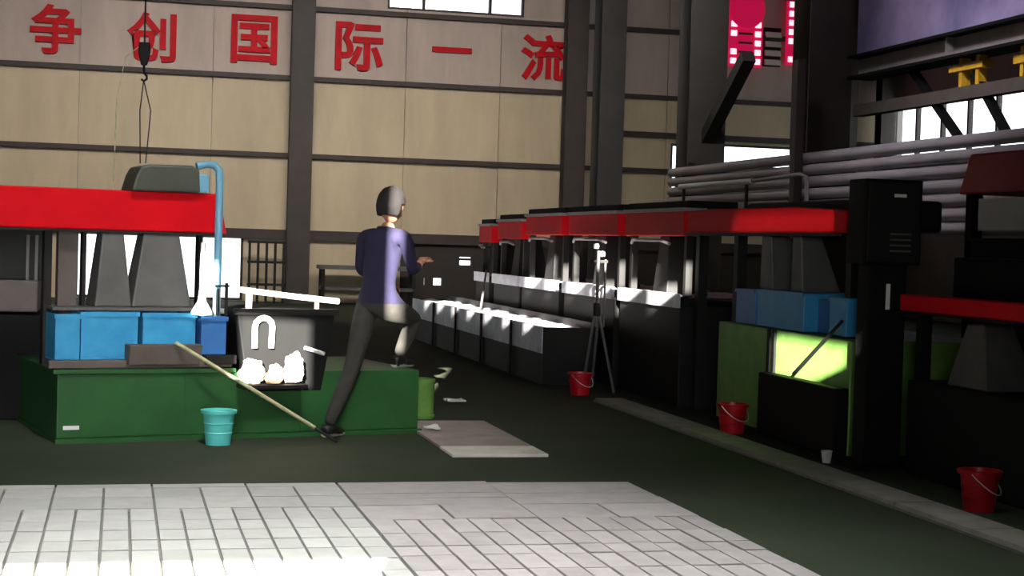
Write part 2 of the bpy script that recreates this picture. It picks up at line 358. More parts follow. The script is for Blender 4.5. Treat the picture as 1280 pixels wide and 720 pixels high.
glyph('际', 4.71, 5.31, 1.0, 'red wall slogan character 际, right of the brown column')
glyph('一', 6.66, 5.35, 0.84, 'red wall slogan character 一, a single short stroke')
glyph('流', 8.64, 5.30, 0.98, 'red wall slogan character 流, the rightmost one')

# red boards high between the crane columns
def board(name, x0, x1, z0, z1, label, disc):
    b = thing(name, label, 'display board', (x0, YB - 0.2, z0)); W = x1 - x0; Hh = z1 - z0
    MB().box(0, W, 0.05, 0.1, 0, Hh).build('panel', 'led_red', b)
    if disc:
        f = MB(); pts = [(W * 0.5 + 0.42 * math.cos(t), Hh - 0.35 + 0.42 * math.sin(t)) for t in [2 * math.pi * k / 24 for k in range(24)]]
        f.prism(pts, 'y', 0.0, 0.05); f.build('disc', 'led_red', b)
    for side in (0.06, W - 0.18):
        for k in range(7):
            if random.random() < 0.85: MB().box(side, side + 0.13, 0.02, 0.05, 0.06 + k * 0.2, 0.18 + k * 0.2).build('lit_segment', 'led_white', b)
    for k in range(7): MB().box(0.24, W - 0.24, 0.02, 0.05, 0.1 + k * 0.2, 0.14 + k * 0.2).build('slat', 'steel_dark', b)
board('display_board', 12.75, 13.55, 5.35, 6.95, 'tall lit magenta display board with a disc, high on the wall', True)
board('display_board', 14.1, 14.8, 5.45, 6.85, 'narrower lit magenta display board beside the dark column', False)
b = thing('white_louver', 'small white louvred vent between the two magenta display boards', 'vent', (13.62, YB - 0.16, 5.4))
MB().box(0, 0.4, 0.1, 0.14, 0, 0.85).build('backing', 'steel_dark', b)
for k in range(4): MB().frust((0.02, 0.38, 0.0, 0.1, 0.03 + k * 0.2), (0.02, 0.38, 0.06, 0.1, 0.15 + k * 0.2)).build('slat', 'white_paint', b)

# ------------------------------------------------------------------ left flotation machine
LM_RZ = math.radians(13.5); LM_O = (-0.36, 10.40, 0.0)
lm = thing('flotation_machine', 'green based flotation machine with blue tanks and a red drive beam', 'machine', LM_O, LM_RZ)
bs = MB().box(0, 2.48, 0.0, 1.25, 0.03, 0.44).build('base', 'machine_green', lm, bev=0.008)
MB().box(-0.01, 2.5, -0.025, 1.27, 0.0, 0.03).build('skirting', 'machine_green', bs)
MB().box(-0.03, 1.15, -0.02, 1.26, 0.44, 0.465).build('rim', 'machine_green', bs)
for u in (0.82, 1.62): MB().box(u - 0.006, u + 0.006, -0.004, 0.01, 0.04, 0.43).build('weld_seam', 'machine_green', bs)
tl = MB().box(0.04, 0.14, -0.006, 0.0, 0.085, 0.11).build('label_plate', 'white_paint', bs)
tr = MB(); tr.box(-0.05, 1.14, 0.03, 0.10, 0.47, 0.52); tr.build('trough', 'brown_steel', lm, bev=0.005)
def tank(u0, u1, z0, z1, m, v0=0.12, v1=0.55):
    t = 0.012; f = MB(); f.box(u0, u1, v0, v0 + t, z0, z1).box(u0, u1, v1 - t, v1, z0, z1).box(u0, u0 + t, v0 + t, v1 - t, z0, z1).box(u1 - t, u1, v0 + t, v1 - t, z0, z1).box(u0, u1, v0, v1, z0 - t, z0)
    o = f.build('tank', m, lm, bev=0.004)
    MB().box(u0 - 0.008, u1 + 0.008, v0 - 0.012, v0, z1 - 0.03, z1).build('tank_rim', m, o)
    return o
tank(0.0, 0.155, 0.52, 0.81, 'tank_blue', 0.10); tank(0.165, 0.53, 0.53, 0.825, 'tank_blue'); tank(0.565, 0.915, 0.53, 0.82, 'tank_blue', 0.13); tank(0.945, 1.115, 0.55, 0.80, 'tank_blue_deep', 0.10, 0.4)
MB().frust((0.44, 0.9, -0.02, 0.10, 0.49), (0.44, 0.92, -0.04, 0.10, 0.62)).build('feed_box', 'brown_steel', lm, bev=0.006)
MB().box(0.95, 1.16, 0.0, 0.09, 0.49, 0.55).build('valve_block', 'steel_dark', lm, bev=0.006)
MB().box(0.0, 0.92, 0.2, 0.6, 0.83, 0.85).build('deck_plate', 'steel_grey', lm)
bm_ = MB().box(-1.6, 1.1, 0.30, 0.48, 1.35, 1.615).build('drive_beam', 'machine_red', lm, bev=0.01)
MB().box(-1.6, 1.12, 0.28, 0.50, 1.335, 1.35).build('beam_flange', 'steel_dark', bm_)
MB().prism([(1.1, 1.35), (1.17, 1.35), (1.12, 1.58), (1.1, 1.6)], 'y', 0.33, 0.45).build('end_bracket', 'red_plastic', bm_)
cv = MB().prism([(0.50, 1.615), (0.53, 1.72), (0.56, 1.775), (0.62, 1.79), (0.90, 1.795), (0.95, 1.77), (0.96, 1.615)], 'y', 0.24, 0.56).build('drive_cover', 'olive_cover', lm, bev=0.015)
MB().box(0.88, 1.02, 0.26, 0.5, 1.62, 1.74).build('belt_guard', 'pipe_blue', cv, bev=0.01)
for (u, wtop, wb) in ((0.40, 0.07, 0.12), (0.72, 0.12, 0.2)):
    MB().frust((u - wb, u + wb, 0.26, 0.54, 0.85), (u - wtop, u + wtop, 0.30, 0.48, 1.335)).build('motor_stand', 'steel_grey', lm, bev=0.012)
for (u0, u1, m) in ((0.07, 0.19, 'brown_steel'), (-0.02, 0.03, 'steel_dark'), (0.225, 0.25, 'steel_dark'), (1.0, 1.03, 'steel_dark')): MB().box(u0, u1, 0.4, 0.48, 0.44, 1.34).build('post', m, lm)
MB().tube([(0.93, 0.25, 1.79), (1.0, 0.25, 1.81), (1.05, 0.25, 1.805), (1.085, 0.25, 1.77), (1.09, 0.25, 1.70), (1.09, 0.25, 0.74)], 0.026, 14).build('air_pipe', 'pipe_blue', lm, smooth=True)
fn = MB().lathe([(0.004, 1.30), (0.016, 1.28), (0.018, 0.98), (0.028, 0.9), (0.07, 0.83), (0.07, 0.81), (0.02, 0.81)], (0.95, 0.12, 0)).build('funnel', 'white_paint', lm, smooth=True)
for (u, z) in ((1.14, 1.02), (1.08, 0.98)): MB().tube([(u, 0.2, 0.8), (u, 0.2, z)], 0.012, 8).build('valve_stem', 'steel_dark', lm)
vw = MB(); vw.tube([(1.11 + 0.045 * math.cos(t), 0.2 + 0.045 * math.sin(t), 1.0) for t in [2 * math.pi * k / 14 for k in range(15)]], 0.007, 6); vw.build('hand_wheel', 'steel_dark', lm, smooth=True)
dk = MB().frust((1.24, 1.76, 0.0, 1.0, 0.3), (1.15, 1.84, -0.01, 1.0, 0.84)).build('froth_tank', 'steel_black', lm, bev=0.01)
MB().box(1.13, 1.86, -0.03, 0.01, 0.82, 0.86).build('tank_rim', 'steel_dark', dk)
MB().box(1.16, 1.60, -0.17, 0.0, 0.34, 0.365).build('shelf', 'steel_dark', dk)
MB().tube([(1.62, -0.03, 0.60), (1.76, -0.03, 0.56)], 0.014, 10).build('grab_handle', 'white_paint', dk, smooth=True)
rl = MB(); rl.tube([(1.25, 0.30, 0.975), (1.66, 0.30, 0.93), (1.98, 0.30, 0.90)], 0.02, 12); rl.build('rail_pipe', 'white_paint', lm, smooth=True)
MB().tube([(1.33, 0.30, 0.97), (1.33, 0.30, 0.79)], 0.022, 12).build('rail_post', 'white_paint', lm, smooth=True)
MB().tube([(1.10, 0.30, 0.835), (1.34, 0.30, 0.79)], 0.018, 12).build('rail_pipe', 'white_paint', lm, smooth=True)
MB().tube([(1.82, 0.30, 0.91), (1.82, 0.30, 0.83)], 0.018, 12).build('rail_post', 'brown_steel', lm, smooth=True)
MB().tube([(1.27, -0.03, 0.6), (1.27, -0.03, 0.74)] + [(1.33 - 0.06 * math.cos(t), -0.03, 0.74 + 0.06 * math.sin(t)) for t in [math.pi * k / 6 for k in range(1, 6)]] + [(1.39, -0.03, 0.74), (1.385, -0.03, 0.6)], 0.02, 12).build('outlet_pipe', 'white_paint', lm, smooth=True)
def LMW(u, v, z):
    c, s = math.cos(LM_RZ), math.sin(LM_RZ); return (LM_O[0] + u * c - v * s, LM_O[1] + u * s + v * c, z)

# crumpled sacks on the shelf
def crumple(name, c, sz, seed, m, label):
    bm = bmesh.new(); bmesh.ops.create_icosphere(bm, subdivisions=4, radius=1.0)
    for v in bm.verts:
        p = v.co.copy(); n1 = noise.noise(p * 1.4 + Vector((seed, 0, 0))); n2 = noise.noise(p * 3.6 + Vector((0, seed, 3))); n3 = abs(noise.noise(p * 6 + Vector((seed, 9, 0))))
        k = 1 + 0.35 * n1 + 0.22 * n2 - 0.18 * n3
        q = Vector((p.x * sz[0] * k, p.y * sz[1] * k, max(p.z, -0.75) * sz[2] * (k if p.z > -0.7 else 1)))
        v.co = q
    zmin = min(v.co.z for v in bm.verts)
    for v in bm.verts: v.co.z -= zmin
    me = bpy.data.meshes.new(name); bm.to_mesh(me); bm.free(); me.materials.append(MATS[m])
    for p in me.polygons: p.use_smooth = True
    o = link(name, me); o.location = c; o.rotation_euler = (0, 0, LM_RZ); return tag(o, label, 'sack', 'sacks on the black tank shelf')
crumple('sack', LMW(1.235, -0.09, 0.367), (0.082, 0.045, 0.10), 2.0, 'sack_white', 'crumpled pale sack nearest the blue tanks, on the black tank shelf')
crumple('sack', LMW(1.385, -0.115, 0.367), (0.058, 0.035, 0.07), 8.1, 'sack_tan', 'small crumpled brown sack between two other sacks on the shelf')
crumple('sack', LMW(1.525, -0.09, 0.367), (0.072, 0.045, 0.11), 5.3, 'sack_white', 'crumpled pale sack nearest the worker, on the black tank shelf')

# leaning pole, buckets, bin
pl = thing('pole', 'thin pale bamboo pole leaning diagonally across the green base', 'pole', LMW(1.72, -0.42, 0.0))
P0 = Vector(LMW(0.73, -0.06, 0.64)) - Vector(LMW(1.72, -0.42, 0))
MB().tube([(0, 0, 0.013), tuple(P0 * 0.14 + Vector((0, 0, 0.012)))], 0.012, 10).build('tip', 'steel_dark', pl, smooth=True)
MB().tube([tuple(P0 * 0.14 + Vector((0, 0, 0.012))), tuple(P0)], 0.013, 10).build('shaft', 'bamboo', pl, smooth=True)
def bucket(loc, r0, r1, h, m, label, cat='bucket', handle=True, rz=0.3, group=None):
    b = thing('bucket', label, cat, loc, rz, group)
    MB().lathe([(0.001, 0.0), (r0, 0.0), (r1, h), (r1 - 0.006, h), (r0 - 0.005, 0.008), (0.001, 0.008)], n=32, cap=False).build('body', m, b, smooth=True)
    MB().lathe([(r1, h - 0.022), (r1 + 0.012, h - 0.02), (r1 + 0.014, h), (r1 - 0.004, h + 0.002), (r1 - 0.004, h - 0.01)], n=32, cap=False).build('rim', m, b, smooth=True)
    for k in (0.35, 0.62): MB().lathe([(r0 + (r1 - r0) * k, h * k - 0.004), (r0 + (r1 - r0) * k + 0.004, h * k), (r0 + (r1 - r0) * k + 0.001, h * k + 0.005)], n=32, cap=False).build('rib', m, b, smooth=True)
    if handle:
        MB().tube([((r1 + 0.016) * math.cos(t), -(r1 + 0.02) * math.sin(t) * 0.9, h - 0.012 - 0.11 * math.sin(t)) for t in [math.pi * k / 12 for k in range(13)]], 0.0035, 6).build('handle', 'white_paint', b, smooth=True)
    return b
bucket((0.64, 10.36, 0), 0.078, 0.102, 0.222, 'cyan_plastic', 'turquoise plastic bucket in front of the green base', handle=False)
bucket((4.05, 13.8, 0), 0.082, 0.105, 0.2, 'red_plastic', 'small red plastic bucket at the foot of the tripod stand', rz=0.6)
bucket((4.40, 11.0, 0.0), 0.085, 0.108, 0.215, 'red_plastic', 'red plastic bucket on the kerb before the lit green tank', rz=0.5)
bucket((4.46, 7.62, 0.0), 0.08, 0.104, 0.215, 'red_plastic', 'red plastic bucket nearest the viewer at the right kerb', rz=0.7)
bn = thing('bin', 'lime green cylindrical bin standing at the end of the green base', 'bin', (2.24, 11.9, 0))
MB().lathe([(0.001, 0), (0.098, 0), (0.102, 0.3), (0.096, 0.3), (0.092, 0.01), (0.001, 0.01)], n=32, cap=False).build('body', 'lime_plastic', bn, smooth=True)
for z in (0.02, 0.29): MB().lathe([(0.1, z - 0.012), (0.108, z - 0.01), (0.108, z + 0.01), (0.1, z + 0.012)], n=32, cap=False).build('hoop', 'lime_plastic', bn, smooth=True)
def rag(loc, s, label, seed):
    f = MB(); n = 12
    for i in range(n + 1):
        for j in range(n + 1):
            x, y = (i / n - 0.5) * s[0], (j / n - 0.5) * s[1]; f.v.append((x + 0.02 * noise.noise(Vector((y * 20, seed, 0))), y, 0.012 + 0.02 * (1 + noise.noise(Vector((x * 14, y * 14, seed))))))
    for i in range(n):
        for j in range(n): a = i * (n + 1) + j; f.f.append((a, a + 1, a + n + 2, a + n + 1))
    o = f.build('rag', 'white_paint', smooth=True); o.location = loc; md = o.modifiers.new('solid', 'SOLIDIFY'); md.thickness = 0.012; tag(o, label, 'rag')
rag((2.74, 13.0, 0), (0.16, 0.16), 'crumpled white rag on the dark floor behind the lime bin', 1.0)
rag((2.14, 10.92, 0.022), (0.1, 0.1), 'small white rag at the corner of the pinkish slab', 4.0)
cp = MB().lathe([(0.001, 0), (0.026, 0), (0.036, 0.075), (0.038, 0.078), (0.033, 0.075), (0.024, 0.004), (0.001, 0.004)], n=20, cap=False).build('paper_cup', 'white_paint', smooth=True); cp.location = (4.42, 9.42, 0); tag(cp, 'tiny white paper cup on the floor by the black cabinet post', 'cup')

# hoist hanging above the left machine
hx, hy = LMW(0.60, 0.40, 0)[:2]
ho = thing('chain_hoist', 'black hoist hook block hanging above the olive drive cover', 'hoist', (hx, hy, 1.8))
MB().tube([(0, 0, 0.80), (0, 0, ZC - 1.8)], 0.006, 8).build('wire_rope', 'steel_dark', ho)
MB().prism([(-0.035, 0.80), (0.035, 0.80), (0.04, 0.74), (0.02, 0.65), (-0.02, 0.65), (-0.04, 0.74)], 'y', -0.03, 0.03).build('hook_block', 'steel_black', ho, bev=0.008)
MB().tube([(0, 0, 0.66), (0, 0, 0.60), (0.018, 0, 0.58), (0.02, 0, 0.56), (0.0, 0, 0.545), (-0.016, 0, 0.558)], 0.008, 8).build('hook', 'steel_black', ho, smooth=True)
for dx in (-0.02, 0.05): MB().tube([(0.0, 0, 0.55), (dx, 0, 0.35), (dx * 0.5, 0, 0.0)], 0.004, 6).build('sling', 'steel_dark', ho)
MB().tube([(-0.17, 0, 0.42), (-0.18, 0, -0.18)], 0.004, 6).build('pendant_cord', 'bamboo', ho); MB().tube([(0, 0, 0.80), (-0.12, 0, 0.70), (-0.17, 0, 0.42)], 0.003, 6).build('pendant_cord', 'bamboo', ho)

# grey and dark units further left
gu = thing('grey_tank_unit', 'grey brown steel tank unit at the left edge behind the red beam', 'machine', (-1.5, 11.7, 0))
MB().box(0, 1.1, 0, 0.9, 0.0, 0.74).build('body', 'steel_black', gu, bev=0.01); MB().box(-0.1, 0.95, -0.02, 0.8, 0.76, 0.98).build('trough', 'brown_steel', gu, bev=0.01)
MB().box(0.0, 1.0, 0.15, 0.7, 0.98, 1.55).build('housing', 'steel_dark', gu, bev=0.01)
for u in (0.86, 0.92, 0.98): MB().box(u, u + 0.02, 0.1, 0.14, 0.98, 1.3).build('rod', 'steel_grey', gu)

# barrier fence and pipe rail at the back wall
fe = thing('mesh_barrier', 'dark barrier of bars beside the bright low window', 'barrier', (2.5, 32.3, 0))
for k in range(5): MB().box(k * 0.17, k * 0.17 + 0.05, 0, 0.05, 0, 1.25).build('bar', 'steel_dark', fe)
for z in (0.35, 0.8, 1.2): MB().box(-0.02, 0.75, -0.02, 0.0, z, z + 0.05).build('rail', 'steel_dark', fe)
fe2 = thing('work_bench', 'long low grey bench along the wall right of the brown column', 'bench', (3.9, 32.0, 0))
MB().box(0, 2.0, 0, 0.6, 0.72, 0.80).build('bench_top', 'steel_grey', fe2); MB().box(0.05, 1.95, 0.05, 0.55, 0.3, 0.36).build('shelf', 'steel_grey', fe2)
for (x, y) in ((0.05, 0.05), (1.9, 0.05), (0.05, 0.5), (1.9, 0.5)): MB().box(x, x + 0.06, y, y + 0.06, 0, 0.72).build('leg', 'steel_dark', fe2)

# ------------------------------------------------------------------ right row: near green tank machine
rm = thing('flotation_machine', 'dim flotation machine with green tank, blue boxes and curved red beam at right', 'machine', (4.6, 9.5, 0))
MB().box(0, 1.1, 0, 2.35, 0.03, 0.78).build('green_tank', 'lime_plastic', rm, bev=0.01)
MB().box(-0.03, 1.12, -0.02, 2.37, 0.0, 0.03).build('skirting', 'steel_dark', rm)
MB().box(-0.10, 0.0, 0.0, 1.28, 0.03, 0.47).build('lower_casing', 'steel_black', rm, bev=0.01)
for y in (1.20, 1.30): MB().box(-0.02, 0.0, y, y + 0.03, 0.03, 0.78).build('rib', 'steel_dark', rm)
def rbox(y0, y1, z0, z1, m):
    o = MB().box(0.0, 0.4, y0, y1, z0, z1).build('blue_box', m, rm, bev=0.006); MB().box(-0.012, 0.0, y0, y1, z1 - 0.025, z1).build('box_rim', m, o)
rbox(1.62, 2.0, 0.79, 1.05, 'tank_blue_deep'); rbox(0.75, 1.58, 0.79, 1.06, 'tank_blue'); rbox(0.08, 0.34, 0.8, 1.05, 'tank_blue')
MB().box(0.1, 0.5, 0.36, 0.74, 0.79, 1.02).build('pump_block', 'tank_blue_deep', rm, bev=0.01)
rbm = MB().prism([(0.15, 1.475), (3.15, 1.475), (3.15, 1.65), (2.6, 1.665), (1.0, 1.66), (0.15, 1.62)], 'x', 0.0, 0.2).build('drive_beam', 'machine_red', rm, bev=0.01)
MB().box(-0.02, 0.22, 0.15, 3.15, 1.455, 1.475).build('beam_flange', 'steel_dark', rbm)
for y, wd in ((1.0, 0.10), (1.55, 0.12)): MB().frust((0.05, 0.35, y - wd, y + wd, 1.06), (0.04, 0.2, y - wd * 0.7, y + wd * 0.7, 1.455)).build('motor_stand', 'steel_grey', rm, bev=0.01)
for y in (0.2, 2.2, 3.05): MB().box(0.08, 0.16, y, y + 0.08, 0.0, 1.455).build('post', 'steel_dark', rm)
MB().box(0.3, 0.9, 0.5, 2.6, 1.5, 1.72).build('motor_cover', 'steel_dark', rm, bev=0.03)
MB().tube([(-0.02, 0.1, 0.9), (-0.06, 0.75, 0.5)], 0.012, 8).build('lever', 'steel_black', rm)

# flotation cells stepping away along the right row
def cell(y0, y1, label, drop=0.0):
    c = thing('flotation_cell', label, 'machine', (4.6, y0, 0), 0, 'flotation cells of the right row'); L_ = y1 - y0
    MB().box(0, 1.0, 0, L_ - 0.02, 0.0, 0.86).build('tank', 'steel_dark', c, bev=0.01)
    n = 14; f = MB()
    for i in range(n + 1):
        for j in range(n + 1):
            x, y = 0.02 + 0.96 * i / n, 0.02 + (L_ - 0.06) * j / n; f.v.append((x, y, 0.935 + 0.025 * noise.noise(Vector((x * 6, (y + y0) * 6, 0)))))
    for i in range(n):
        for j in range(n): a = i * (n + 1) + j; f.f.append((a, a + n + 1, a + n + 2, a + 1))
    f.build('froth', 'froth', c, smooth=True)['kind'] = 'stuff'
    MB().box(-0.03, 0.0, 0, L_ - 0.02, 0.84, 0.96).build('froth_lip', 'froth', c)
    b = MB().box(0.02, 0.2, 0.03, L_ - 0.05, 1.45 - drop, 1.66 - drop).build('drive_beam', 'machine_red', c, bev=0.008)
    MB().box(0.0, 0.22, 0.02, L_ - 0.04, 1.66 - drop, 1.69 - drop).build('beam_highlight', 'steel_pale', b)  # pale strip painted in as the highlight along the beam top
    MB().box(0.05, 0.5, 0.02, L_ - 0.04, 1.69 - drop, 1.75 - drop).build('motor_cover', 'steel_black', c, bev=0.01)
    for y in (0.06, L_ - 0.16): MB().box(0.06, 0.12, y, y + 0.06, 0.86, 1.45 - drop).build('post', 'steel_dark', c)
    MB().frust((0.1, 0.5, L_ / 2 - 0.2, L_ / 2 + 0.2, 0.9), (0.14, 0.4, L_ / 2 - 0.12, L_ / 2 + 0.12, 1.45 - drop)).build('motor_stand', 'steel_dark', c, bev=0.01)
    MB().tube([(-0.01, 0.3, 1.38 - drop), (-0.03, 0.5, 1.41 - drop), (-0.03, L_ - 0.45, 1.41 - drop), (-0.01, L_ - 0.35, 1.38 - drop)], 0.014, 8).build('hand_rail', 'steel_pale', c, smooth=True)
cell(12.75, 14.45, 'nearest dark flotation cell, behind the tripod stand')
cell(14.6, 16.4, 'second dark flotation cell along the right row')
cell(16.6, 18.25, 'third dark flotation cell along the right row')
cell(18.35, 19.7, 'fourth dark flotation cell along the right row', 0.05)
cell(19.95, 20.75, 'smallest and farthest flotation cell of the right row', 0.1)
# low froth launder in front of them
la = thing('froth_launder', 'low dark launder trough full of white froth in front of flotation cells', 'trough', (3.95, 14.75, 0))
lb = MB(); lb.box(0.0, 0.03, 0, 7.0, 0, 0.55).box(0.5, 0.53, 0, 7.0, 0, 0.6).box(0.03, 0.5, 0, 0.03, 0, 0.55).box(0.03, 0.5, 6.97, 7.0, 0, 0.55).box(0.03, 0.5, 0.03, 6.97, 0.3, 0.33)
lb.build('trough', 'steel_dark', la)
MB().box(-0.012, 0.0, 0.02, 6.98, 0.3, 0.55).build('front_sheet', 'froth', la)
f = MB(); n, m_ = 8, 70
for i in range(n + 1):
    for j in range(m_ + 1):
        x, y = 0.03 + 0.47 * i / n, 0.03 + 6.94 * j / m_; f.v.append((x, y, 0.53 + 0.035 * noise.noise(Vector((x * 7, y * 5, 2)))))
for i in range(n):
    for j in range(m_): a = i * (m_ + 1) + j; f.f.append((a, a + m_ + 1, a + m_ + 2, a + 1))
f.build('froth', 'froth', la, smooth=True)['kind'] = 'stuff'
for y in (1.2, 2.6, 4.0, 5.4): MB().box(-0.03, -0.012, y, y + 0.05, 0, 0.56).build('strut', 'steel_black', la)
MB().tube([(0.25, 3.9, 0.5), (0.45, 4.5, 1.0)], 0.014, 8).build('paddle_rod', 'steel_grey', la)

# tripod stand
tp = thing('tripod_stand', 'thin grey tripod stand with two white lamps by the red bucket', 'tripod', (4.27, 14.08, 0))
for (x, y) in ((0.17, -0.06), (-0.10, 0.06), (0.03, 0.2)): MB().tube([(x, y, 0.0), (0.02 if x > 0 else -0.02, 0, 0.72), (0.012 if x > 0 else -0.012, 0, 0.8)], 0.014, 8).build('leg', 'steel_grey', tp, smooth=True)
MB().tube([(0, 0, 0.6), (0, 0, 1.30)], 0.016, 10).build('pole', 'steel_grey', tp, smooth=True); MB().lathe([(0.03, 0.7), (0.035, 0.72), (0.035, 0.8), (0.03, 0.82)], n=16).build('collar', 'steel_dark', tp, smooth=True)
MB().tube([(0.07, 0, 0.60), (0.07, 0, 1.22)], 0.010, 8).build('rod', 'steel_grey', tp); MB().box(-0.07, 0.09, -0.01, 0.01, 1.19, 1.215).build('cross_bar', 'steel_dark', tp)
for (x, z) in ((-0.03, 1.34), (0.03, 1.27)): MB().lathe([(0.004, -0.025), (0.024, -0.02), (0.028, 0.0), (0.022, 0.022), (0.004, 0.028)], (x, -0.02, z), 16).build('lamp', 'white_paint', tp, smooth=True)

# black control cabinet on a post
cb = thing('control_cabinet', 'black control cabinet on a wide post, right of the lit green tank', 'cabinet', (4.66, 9.22, 0))
MB().box(-0.13, 0.13, -0.08, 0.08, 0.02, 1.28).build('post', 'steel_black', cb, bev=0.01); MB().box(-0.2, 0.2, -0.15, 0.15, 0, 0.02).build('base_plate', 'steel_black', cb)
bx = MB().box(-0.19, 0.2, -0.12, 0.12, 1.28, 1.81).build('cabinet_box', 'steel_black', cb, bev=0.01); MB().box(-0.17, 0.18, -0.13, -0.12, 1.30, 1.79).build('door', 'steel_dark', bx, bev=0.004)
for k in range(4): MB().box(-0.02, 0.12, -0.138, -0.13, 1.36 + k * 0.035, 1.372 + k * 0.035).build('vent_slot', 'steel_grey', bx)
MB().box(0.0, 0.08, -0.136, -0.13, 1.7, 1.72).build('label_plate', 'white_paint', bx); MB().box(-0.01, 0.015, -0.09, -0.08, 1.0, 1.16).build('light_slit', 'white_paint', cb)  # small white strip on the post paints in a slit of light

# nearest dark machine at the right edge
nm = thing('flotation_machine', 'nearest dark machine at the right edge with a low dull red beam', 'machine', (4.72, 5.6, 0))
MB().box(0.0, 1.1, 0, 3.35, 0.0, 0.58).build('tank', 'steel_black', nm, bev=0.01)
nb = MB().box(-0.02, 0.16, -0.2, 3.45, 1.0, 1.1).build('drive_beam', 'machine_red', nm, bev=0.01); MB().box(-0.03, 0.18, -0.2, 3.45, 0.985, 1.0).build('beam_flange', 'steel_black', nb)
for y in (0.1, 1.7, 3.25): MB().box(0.03, 0.1, y, y + 0.07, 0.58, 0.985).build('post', 'steel_black', nm)
for y in (0.9, 2.75): MB().frust((0.05, 0.4, y - 0.22, y + 0.22, 0.58), (0.1, 0.3, y - 0.09, y + 0.09, 0.96)).build('motor_stand', 'steel_grey', nm, bev=0.015)
MB().box(0.25, 1.1, -0.1, 3.3, 1.0, 1.34).build('gear_housing', 'steel_black', nm, bev=0.02)

# tall frame machine behind with red hood and pale panel
tf = thing('mixer_tower', 'tall dark mixer frame with dark red hood and pale panel at the right edge', 'machine', (6.8, 9.6, 0))
for (x, y) in ((0, 0), (0, 2.3), (0.9, 0), (0.9, 2.3)): MB().box(x, x + 0.1, y, y + 0.1, 0, 1.86).build('leg', 'steel_black', tf)
MB().box(0.0, 1.0, 0.0, 2.4, 0.05, 1.5).build('tank', 'steel_black', tf, bev=0.02)
MB().prism([(-0.05, 1.86), (1.05, 1.86), (0.95, 2.2), (0.05, 2.2)], 'y', -0.05, 2.45).build('hood', 'red_plastic', tf, bev=0.02)
MB().box(-0.03, 0.0, 0.3, 2.15, 1.56, 1.82).build('panel', 'white_paint', tf, bev=0.006)

# stacked pipes along the crane columns
pr_ = thing('pipe_rack', 'rack of long grey pipes stacked one above another along the crane columns', 'pipe rack', (9.25, 8.0, 0))
for k in range(7): MB().tube([(0, 0, 1.66 + k * 0.165), (0, 18.3, 1.66 + k * 0.165)], 0.077, 14).build('pipe', 'pipe_grey', pr_, smooth=True)
for y in (0.3, 6.4, 17.6): MB().box(0.085, 0.16, y, y + 0.12, 0, 2.8).build('post', 'steel_dark', pr_)
MB().box(-0.22, -0.1, 12.6, 12.75, 0, 4.0).build('post', 'column_brown', pr_)
for y in (0.3, 6.4, 17.6):
    for k in range(7): MB().box(-0.03, 0.12, y + 0.03, y + 0.09, 1.57 + k * 0.165, 1.59 + k * 0.165).build('bracket', 'steel_dark', pr_)
wp = thing('pipe_highlight', 'short bright white pipe added as a sunlit highlight along the grey pipe rack', 'pipe', (8.95, 21.9, 0))  # white pipe stands in for a sun gleam on the rack
MB().tube([(0, 0, 2.36), (0, 3.1, 2.36)], 0.045, 12).build('pipe', 'white_paint', wp, smooth=True)
for y in (0.2, 2.9): MB().box(-0.02, 0.02, y, y + 0.04, 0, 2.32).build('stand', 'steel_dark', wp)
MB().tube([(0, 0.0, 2.36), (0, -1.7, 2.40), (0, -1.9, 2.36), (0, -1.95, 1.7)], 0.03, 10).build('drop_pipe', 'steel_pale', wp, smooth=True)

# ------------------------------------------------------------------ the worker
def skin_mesh(chains, sub=2):
    """chains: list of lists of (co, r); points with equal coordinates are shared."""
    V, R, E, idx = [], [], [], {}
    for ch in chains:
        prev = None
        for co, r in ch:
            k = tuple(round(c, 4) for c in co)
            if k not in idx: idx[k] = len(V); V.append(co); R.append(r)
            i = idx[k]
            if prev is not None and prev != i: E.append((prev, i))
            prev = i
    me = bpy.data.meshes.new('skin'); me.from_pydata(V, E, []); o = bpy.data.objects.new('skin', me); COL.objects.link(o)
    md = o.modifiers.new('s', 'SKIN'); md.use_smooth_shade = True
    sv = me.skin_vertices[0].data
    for i, r in enumerate(R):
        sv[i].radius = r if isinstance(r, tuple) else (r, r); sv[i].use_root = (i == 0)
    ss = o.modifiers.new('d', 'SUBSURF'); ss.levels = sub; ss.render_levels = sub
    bpy.context.view_layer.update()
    out = bpy.data.meshes.new_from_object(o.evaluated_get(bpy.context.evaluated_depsgraph_get()))
    bpy.data.objects.remove(o)
    return out
